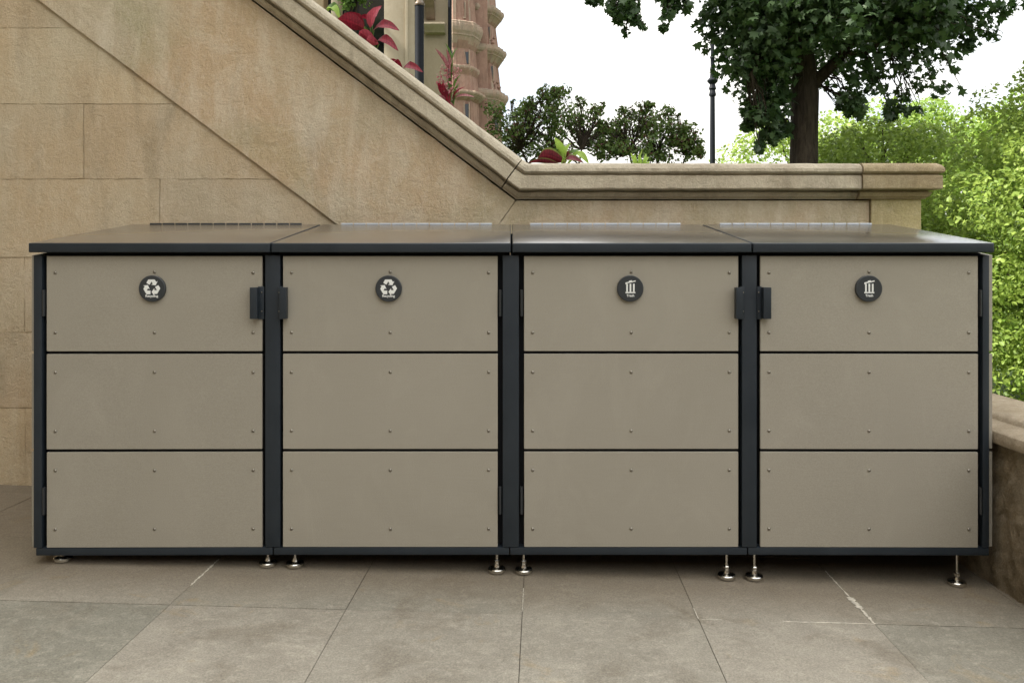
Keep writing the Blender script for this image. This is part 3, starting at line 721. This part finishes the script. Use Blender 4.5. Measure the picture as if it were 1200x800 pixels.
# ---- two small fine-leaved trees
def fine_tree(x, y, blobs, label, n, seed):
    r_ = random.Random(seed); t = thing('small_tree', (x, y, 1.5), label, 'tree', 'small fine-leaved trees')
    m = B(); st = []
    cs, rs = [], []
    for (px, py, r) in blobs:
        p = P3(px, py, y + r_.uniform(-.5, .5)); cs.append(p); rs.append(r * .85)
        for _ in range(7):
            d = Vector((r_.uniform(-1, 1), r_.uniform(-1, 1), r_.uniform(-.3, 1))); cs.append(p + d * r * .8); rs.append(r * .42)
    for k_ in range(3):
        b = Vector((x + r_.uniform(-.12, .12), y + r_.uniform(-.1, .1), 1.5)); q = Vector((x + (k_ - 1) * .35, y + r_.uniform(-.2, .2), 2.5))
        w = wander(b, q, 5, .03); m.tube(w, [.022, .02, .018, .016, .013, .01], 7); st += w
    for p in cs:
        q = min(st, key=lambda v: (v - p).length); m.tube(wander(q, p, 4, .06), [.009, .008, .006, .005, .003], 4)
    m.build('trunk', M['bark'], t)
    leaf_cloud('crown', cs, [q * 1.15 for q in rs], n, .022, M['shrub'], t, 'oval', .4, .8, 0)
    leaf_cloud('seed_heads', cs, rs, n // 4, .020, M['berry'], t, 'quad', .2, .85, 0)
fine_tree(.45, 6.3, [(598, 150, .28), (612, 135, .16), (625, 122, .13), (641, 112, .12), (660, 108, .12), (655, 130, .22), (632, 145, .25), (615, 170, .25), (640, 172, .22), (668, 150, .22), (690, 140, .16), (700, 130, .10), (683, 122, .09), (692, 165, .14), (590, 178, .25), (660, 180, .14), (708, 150, .12), (600, 120, .03)],
          'taller airy small-leaved tree just right of the sandstone building', 5600, 4)
fine_tree(1.75, 6.6, [(735, 135, .12), (742, 152, .22), (758, 132, .12), (765, 150, .24), (785, 155, .22), (800, 165, .22), (812, 172, .14), (790, 178, .22), (745, 178, .20), (768, 180, .22), (722, 160, .15), (715, 178, .14), (818, 182, .10), (790, 140, .07), (728, 145, .09), (705, 185, .08), (712, 165, .14), (706, 152, .10), (722, 172, .14), (700, 174, .12)],
          'lower spreading small-leaved tree beside the lamp post', 6000, 6)

# ------------------------------------------------------------------ street lamp
LY = 15.0; ls = F / (CD + LY); lx = (835 - 600) / ls
lamp = thing('street_lamp', (lx, LY, -.62), 'tall slender dark iron lamp post with collar, left of the dark tree', 'street lamp')
def lz(py): return CZ + (310 - py) / ls
m = B(); m.lathe(lx, LY, [(.24, -.62), (.24, -.45), (.17, -.35), (.12, 0), (.068, .25), (.058, lz(160)), (.052, lz(112))], 16)
m.build('shaft', M['iron'], lamp)
m = B(); m.lathe(lx, LY, [(.07, lz(113)), (.082, lz(111)), (.07, lz(109)), (.062, lz(106)), (.085, lz(104)), (.066, lz(101)), (.06, lz(99)), (.115, lz(96)), (.12, lz(94.5)), (.06, lz(91)), (.05, lz(84)), (.062, lz(82)), (.045, lz(78)), (.047, lz(69)), (.06, lz(68)), (.042, lz(66))], 16)
m.build('collar', M['iron'], lamp)
m = B(); m.lathe(lx, LY, [(.042, lz(67)), (.036, lz(-20)), (.03, lz(-60))], 12); m.tube([(lx + .13, LY, lz(88)), (lx + .07, LY, lz(70)), (lx + .12, LY, lz(45)), (lx + .3, LY, lz(25))], .008, 5); m.build('upper_pole', M['iron'], lamp)
m = B(); m.lathe(lx, LY, [(.05, lz(-60)), (.22, lz(-64)), (.30, lz(-78)), (.20, lz(-88)), (.04, lz(-92))], 16); m.build('lantern', M['iron'], lamp)

# ------------------------------------------------------------------ cream building, black post
CY = 5.0; cs_ = F / (CD + CY)
def cx(px): return (px - 600) / cs_
def cz(py): return CZ + (310 - py) / cs_
cb = thing('cream_house', (-1.6, 5.3, 1.5), 'cream stone house front with pilasters and dark window above the stair', 'building')
m = B(); m.prism([(cx(449), CY + .12), (cx(528), CY + .12), (cx(528) * 1.42, CY + 3.6), (cx(449), CY + 3.6)], 1.5, 8.5, .01, plane='XY'); m.box(cx(200), cx(371), CY + .3, CY + 4, 1.5, 8.5, .01); m.box(cx(371), cx(449), CY + .3, CY + 4, 4.6, 8.5, .01); m.box(cx(371), cx(449), CY + .3, CY + 4, 1.5, 2.4, .01); m.build('wall', M['tan'], cb)
m = B(); m.box(cx(450), cx(486), CY, CY + .119, 1.5, 8.5, .01); m.box(cx(475), cx(479), CY - .02, CY - .001, 1.5, 8.5, .003); m.build('pilaster', M['cream'], cb)
m = B(); m.box(cx(386.5), cx(394.5), CY + .05, CY + .29, 1.5, 8.5, .01); m.build('pilaster', M['cream'], cb)
m = B(); m.prism([(CY + .119, cz(37)), (CY + .06, cz(36)), (CY + .045, cz(33)), (CY + .02, cz(31)), (CY + .0, cz(28)), (CY + .0, cz(26)), (CY + .119, cz(24))], cx(497), cx(521), plane='YZ'); m.build('sill_moulding', M['cream'], cb)
m = B(); m.prism([(CY + .119, cz(20)), (CY + .09, cz(18)), (CY + .03, cz(8)), (CY - .08, cz(-3)), (CY - .12, cz(-12)), (CY + .119, cz(-12))], cx(498), cx(509), .008, 2, plane='YZ'); m.build('console_bracket', M['pale_red'], cb)
m = B(); m.box(cx(371), cx(449), CY + .62, CY + .64, 2.4, 4.6); w = m.build('window', M['glass'], cb, smooth=None)
m = B()
for a, b in ((371, 374), (383, 386), (440, 447)): m.box(cx(a), cx(b), CY + .5, CY + .6, 2.4, 4.6, .004)
m.box(cx(374.2), cx(439.8), CY + .5, CY + .6, 4.5, 4.6, .004); m.build('window_frame', M['iron'], w)
m = B(); m.tube([(cx(526.5), CY + .06, 1.5), (cx(526.5), CY + .06, 6)], .018, 8); m.build('downpipe', M['iron'], cb)
bush = thing('window_bush', (cx(417), CY - .2, 1.5), 'small green leafy shrub in front of the dark window of the cream house', 'shrub')
cs, rs = [], []
for _ in range(26):
    cs.append(Vector((cx(random.uniform(400, 434)), CY - .25 + random.uniform(-.12, .1), cz(random.uniform(-25, 19))))); rs.append(random.uniform(.06, .11))
m = B()
for _ in range(3): m.tube(wander((cx(417) + random.uniform(-.05, .05), CY - .25, 1.5), (cx(random.uniform(405, 430)), CY - .25, cz(0)), 6, .02), .012, 6)
m.build('stem', M['bark'], bush); leaf_cloud('foliage', cs, rs, 1500, .020, M['green'], bush, 'oval', .4, .9)
PY = 3.2; ps = F / (CD + PY); px_ = (491.5 - 600) / ps
post = thing('iron_post', (px_, PY, 1.5), 'black round iron post with small cap in front of the cream house', 'post')
def pz(py): return CZ + (310 - py) / ps
m = B(); m.lathe(px_, PY, [(.05, 1.5), (.05, 1.6), (.0345, 1.63), (.0345, pz(7))], 20); m.build('shaft', M['iron'], post)
m = B(); m.lathe(px_, PY, [(.0385, pz(7.5)), (.0405, pz(6)), (.0385, pz(4.5)), (.030, pz(3)), (.020, pz(0)), (.012, pz(-2)), (.020, pz(-4)), (.024, pz(-7)), (.016, pz(-10)), (.0, pz(-11))], 20); m.build('cap', simple('dull bronze', (.10, .075, .05), .4, .5), post)

# ------------------------------------------------------------------ red sandstone building with stacked round bays
SY = 37.0; ss = F / (CD + SY)
def rx_(px): return (px - 600) / ss
def rz2(py): return CZ + (310 - py) / ss
rb = thing('sandstone_building', (rx_(548), SY + 3, -.62), 'tall red sandstone building with stacked round balcony bays', 'building')
m = B(); m.box(rx_(505), rx_(570), SY + 1.4, SY + 9, -.62, 19, .03)
m.box(rx_(536), rx_(541), SY + 1.1, SY + 1.399, -.62, 19, .02); m.box(rx_(545), rx_(549), SY + 1.15, SY + 1.399, -.62, 19, .02); m.build('wall', M['red'], rb)
def ringprof(items, base, top):
    p = ringprof0(items, base, top); out = []
    for (r0, z0), (r1, z1) in zip(p, p[1:]):
        n_ = max(1, int((z1 - z0) / .35)); out += [(r0 + (r1 - r0) * i / n_, z0 + (z1 - z0) * i / n_) for i in range(n_)]
    return out + [p[-1]]
def ringprof0(items, base, top):
    """items: (py_rim_top, py_bottom, extra radius px); base radius px by height"""
    out = [(base(250) / ss, -.62)]
    for (yt, yb, ex) in sorted(items, key=lambda t: -t[0]):
        b_ = base(yb) / ss; e = ex / ss; H = rz2(yt) - rz2(yb)
        for f, h in ((0, 0), (.10, .06), (.22, .16), (.40, .28), (.62, .42), (.70, .44), (.72, .50), (.90, .60), (1.0, .72), (1.0, .84), (.93, .86), (.93, .93), (.80, .96), (.05, 1.0)):
            out.append((b_ + e * f, rz2(yb) + H * h))
    out.append((base(-60) / ss, 19)); return out
def bay(cxp, dy, base, items, extra):
    m = B(); m.lathe(rx_(cxp), SY + dy, ringprof(items, base, 0), 96)
    for v in m.bm.verts:
        a_ = math.atan2(v.co.y - SY - dy, v.co.x - rx_(cxp)); r_ = math.hypot(v.co.y - SY - dy, v.co.x - rx_(cxp)); i_ = int(round((a_ / (2 * math.pi)) * 96)) % 96
        f_ = 1 + (.05 if i_ % 12 in (0, 1, 2) else 0) + .02 * mnoise.noise(v.co * 2.5) + (.02 if i_ % 4 == 0 else 0)
        v.co.x = rx_(cxp) + (v.co.x - rx_(cxp)) * f_; v.co.y = SY + dy + (v.co.y - SY - dy) * f_
    b = m.build('round_bay', M['red'], rb, smooth=12)
    b.data.materials.append(M['pale_red'])
    for p in b.data.polygons:
        c = p.center + rb.location
        r = math.hypot(c.x - rx_(cxp), c.y - SY - dy)
        if r > (base(310 - (c.z - CZ) * ss) + 3.2) / ss: p.material_index = 1
    # ribs, slit windows and knobs
    for (yt, yb, a, w) in extra:
        rr = base((yt + yb) / 2) / ss
        for aa in a:
            x = rx_(cxp) + math.cos(R(aa)) * rr; y = SY + dy + math.sin(R(aa)) * rr
            m = B(); m.box(x - w, x + w, y - .05, y + .14, rz2(yb), rz2(yt), .01); wd = m.build('slit_window', M['glass'], rb, smooth=None)
            m = B()
            for sg in (-1, 1): m.box(x + sg * (w + .03) - .029, x + sg * (w + .03) + .029, y - .10, y + .12, rz2(yb) - .05, rz2(yt) + .08, .01)
            m.box(x - w - .06, x + w + .06, y - .12, y + .1, rz2(yb) - .13, rz2(yb) - .052, .01); m.build('window_frame', M['pale_red'], wd)
    return b
bay(547, 3.0, lambda py: 29 + (py + 10) * .06, [(-8, 13, 10), (41, 63, 10), (96, 119, 9)], [(66, 82, (-100, -72, -40), .14), (122, 145, (-95, -60, -30), .14), (18, 32, (-80, -45), .14)])
bay(531, 1.0, lambda py: 21 + py * .05, [(24, 56, 8), (76, 87, 3), (106, 118, 8)], [(2, 18, (-60, -110), .10), (60, 74, (-50, -95), .10), (122, 150, (-55, -100), .10)])
m = B()
for (px, py, r) in ((578, 37, 3.0), (575, 33, 2.2), (580, 31, 1.8), (586, 92, 2.6), (584, 86, 2.0), (588, 122, 2.6), (590, 128, 2.6), (583, 126, 2.2), (580, 88, 2), (572, 84, 2), (566, 86, 2), (570, 40, 2)):
    m.lathe(rx_(px - 2), SY + .9 + 1.2, [(0, rz2(py) - r / ss * 1.3), (r / ss * .7, rz2(py) - r / ss * .6), (r / ss, rz2(py)), (r / ss * .6, rz2(py) + r / ss * .8), (r / ss * .2, rz2(py) + r / ss * 1.7)], 8)
m.build('carved_finials', M['red'], rb)

# ------------------------------------------------------------------ potted-bed plants along the wall
PLY = 1.44
def leaf(m, base, tip, width, bend=.25, up=Vector((0, 0, 1)), n=9, roll=0.0, wav=.0):
    base, tip = Vector(base), Vector(tip); ax = tip - base; Ln = ax.length; d = ax.normalized()
    side = d.cross(up); side = side.normalized() if side.length > .05 else Vector((1, 0, 0)); side = Matrix.Rotation(roll, 3, d) @ side; nrm = side.cross(d).normalized()
    lay = m.bm.verts.layers.float.get('edge') or m.bm.verts.layers.float.new('edge'); prev = None
    for i in range(n + 1):
        t = i / n; c = base + ax * t + nrm * (math.sin(t * math.pi) * bend * Ln)
        w = width * (math.sin(math.pi * t ** .8) ** .75) * .5 + .0006
        row = []
        for j, s_ in enumerate((-1, -.82, -.45, 0, .45, .82, 1)):
            v = m.bm.verts.new(c + side * (s_ * w) + nrm * (abs(s_) * w * .35 + wav * math.sin(i * 2.1 + j) * abs(s_))); v[lay] = max(abs(s_), (t - .2) if t > .95 else 0); row.append(v)
        if prev:
            for j in range(6): m.bm.faces.new((prev[j], prev[j + 1], row[j + 1], row[j]))
        prev = row
def Q(px, py, dy=0): return P3(px, py, PLY + dy)
def plant(name, x_px, y_px, label, cat, leaves, stemmat='green', group=None):
    b = Q(x_px, y_px); t = thing(name, b, label, cat, group); cen = None
    for (mat, b0, t0, w, bend, roll, dy) in leaves:
        m = B(); leaf(m, Q(*b0), Q(*t0, dy), w, bend, roll=roll, wav=.002 if w > .04 else 0); m.build('leaf', M[mat], t, smooth=180)
    m = B(); tops = sorted({l[1] for l in leaves})
    for q in tops: m.tube(wander(b, Q(*q), 4, .02), .004, 6)
    m.build('stem', M[stemmat], t)
    return t
plant('coleus_plant', 436, 66, 'largest crimson and pink coleus spilling over the sloping coping beside the house', 'coleus', [
    ('crimson', (428, 34), (395, 23), .085, .22, .9, -.10), ('crimson', (427, 32), (403, 16), .05, .2, .6, .02), ('pink', (434, 33), (447, 7), .080, .12, 1.2, -.02), ('crimson', (438, 36), (468, 36), .070, .20, .9, -.08),
    ('pink', (440, 50), (421, 37), .06, .15, .9, -.12), ('pink', (444, 52), (430, 46), .05, .12, 1.1, -.14), ('crimson', (441, 50), (467, 60), .060, .25, .8, -.10), ('crimson', (432, 38), (425, 52), .05, .2, .9, -.10), ('crimson', (436, 30), (420, 20), .05, .2, .7, .05),
    ('green', (432, 40), (415, 32), .03, .2, .8, .03), ('green', (436, 42), (426, 55), .03, .2, .6, -.04)])
plant('coleus_plant', 468, 98, 'small dark crimson coleus low behind the sloping coping by the black post', 'coleus', [
    ('crimson', (472, 82), (496, 85), .050, .22, .9, -.10), ('crimson', (470, 80), (456, 70), .035, .15, .8, -.08), ('crimson', (472, 84), (462, 74), .03, .3, .4, -.12), ('crimson', (474, 86), (488, 98), .03, .1, .6, -.02)])
dr = plant('pink_foliage_plant', 528, 150, 'upright plant with narrow dusky pink and crimson leaves before the sandstone building', 'plant', [
    ('dusky', (527, 82), (510, 57), .022, .12, .9, -.02), ('dusky', (528, 90), (523, 58), .03, .1, 1.0, 0), ('dusky', (529, 95), (533, 64), .035, .1, 1.1, -.03), ('green', (529, 70), (522, 51), .012, .1, .9, 0), ('green', (530, 70), (536, 56), .012, .1, .9, 0),
    ('crimson', (528, 118), (513, 97), .04, .2, 1, -.06), ('crimson', (527, 120), (519, 96), .035, .15, 1.1, -.06), ('crimson', (530, 118), (545, 102), .022, .15, .9, -.03), ('dusky', (532, 115), (556, 114), .024, .12, .8, -.03), ('crimson', (529, 120), (533, 102), .04, .15, 1.1, -.04),
    ('crimson', (531, 128), (524, 112), .03, .15, 1, -.08), ('dusky', (535, 132), (528, 120), .025, .1, 1, -.08), ('dusky', (524, 118), (514, 112), .02, .1, 1, -.06), ('green', (532, 104), (540, 88), .018, .15, .9, 0), ('green', (533, 112), (538, 98), .018, .1, .9, 0)])
leaf_cloud('small_leaves', [Q(520, 88), Q(531, 90), Q(517, 95), Q(528, 104), Q(522, 80), Q(534, 84)], [.04, .04, .03, .05, .03, .03], 150, .010, M['dusky'], dr, 'oval', .3)
plant('coleus_plant', 655, 205, 'maroon coleus with green leaf rims and pale lime leaves on the level coping', 'coleus', [
    ('maroon', (662, 190), (630, 186), .085, .30, .95, -.10), ('maroon', (655, 193), (619, 191), .035, .12, .8, -.10), ('maroon', (660, 192), (684, 191), .050, .25, .8, -.10), ('maroon', (664, 186), (672, 177), .04, .2, .9, 0),
    ('lime', (660, 184), (650, 161), .045, .10, 1.1, 0), ('lime', (662, 184), (669, 168), .035, .15, 1.2, -.02), ('lime', (662, 186), (655, 166), .04, .1, 1.0, .03), ('lime', (676, 180), (690, 192), .035, .25, .8, -.06), ('green', (664, 185), (680, 176), .025, .2, .9, 0), ('green', (664, 188), (636, 176), .03, .2, .6, .04), ('lime', (668, 188), (684, 178), .025, .2, .7, .02)], 'lime')
plant('fern_tuft', 750, 206, 'tuft of upright pale lime fronds on the level coping before the smaller tree', 'plant', [
    ('lime', (745, 196), (739, 179), .018, .1, 1.1, 0), ('lime', (747, 196), (744, 181), .02, .08, .9, -.03), ('lime', (750, 196), (749, 180), .022, .08, 1.2, 0), ('lime', (752, 196), (754, 173), .028, .1, 1.2, -.02), ('lime', (754, 196), (760, 184), .022, .15, 1.0, 0), ('lime', (748, 197), (742, 186), .018, .1, .9, -.05), ('lime', (753, 197), (757, 180), .02, .1, .9, .02), ('lime', (756, 197), (761, 189), .015, .1, .9, .02)], 'lime')
plant('hosta_plant', 388, 34, 'plant with one rounded pale green leaf at the top of the sloping coping', 'plant', [
    ('green', (381, 12), (400, 18), .07, .3, .9, -.02), ('lime', (384, 14), (398, 22), .05, .4, .5, -.05), ('lime', (392, 28), (389, 15), .02, .1, 1.1, -.08)], 'lime')
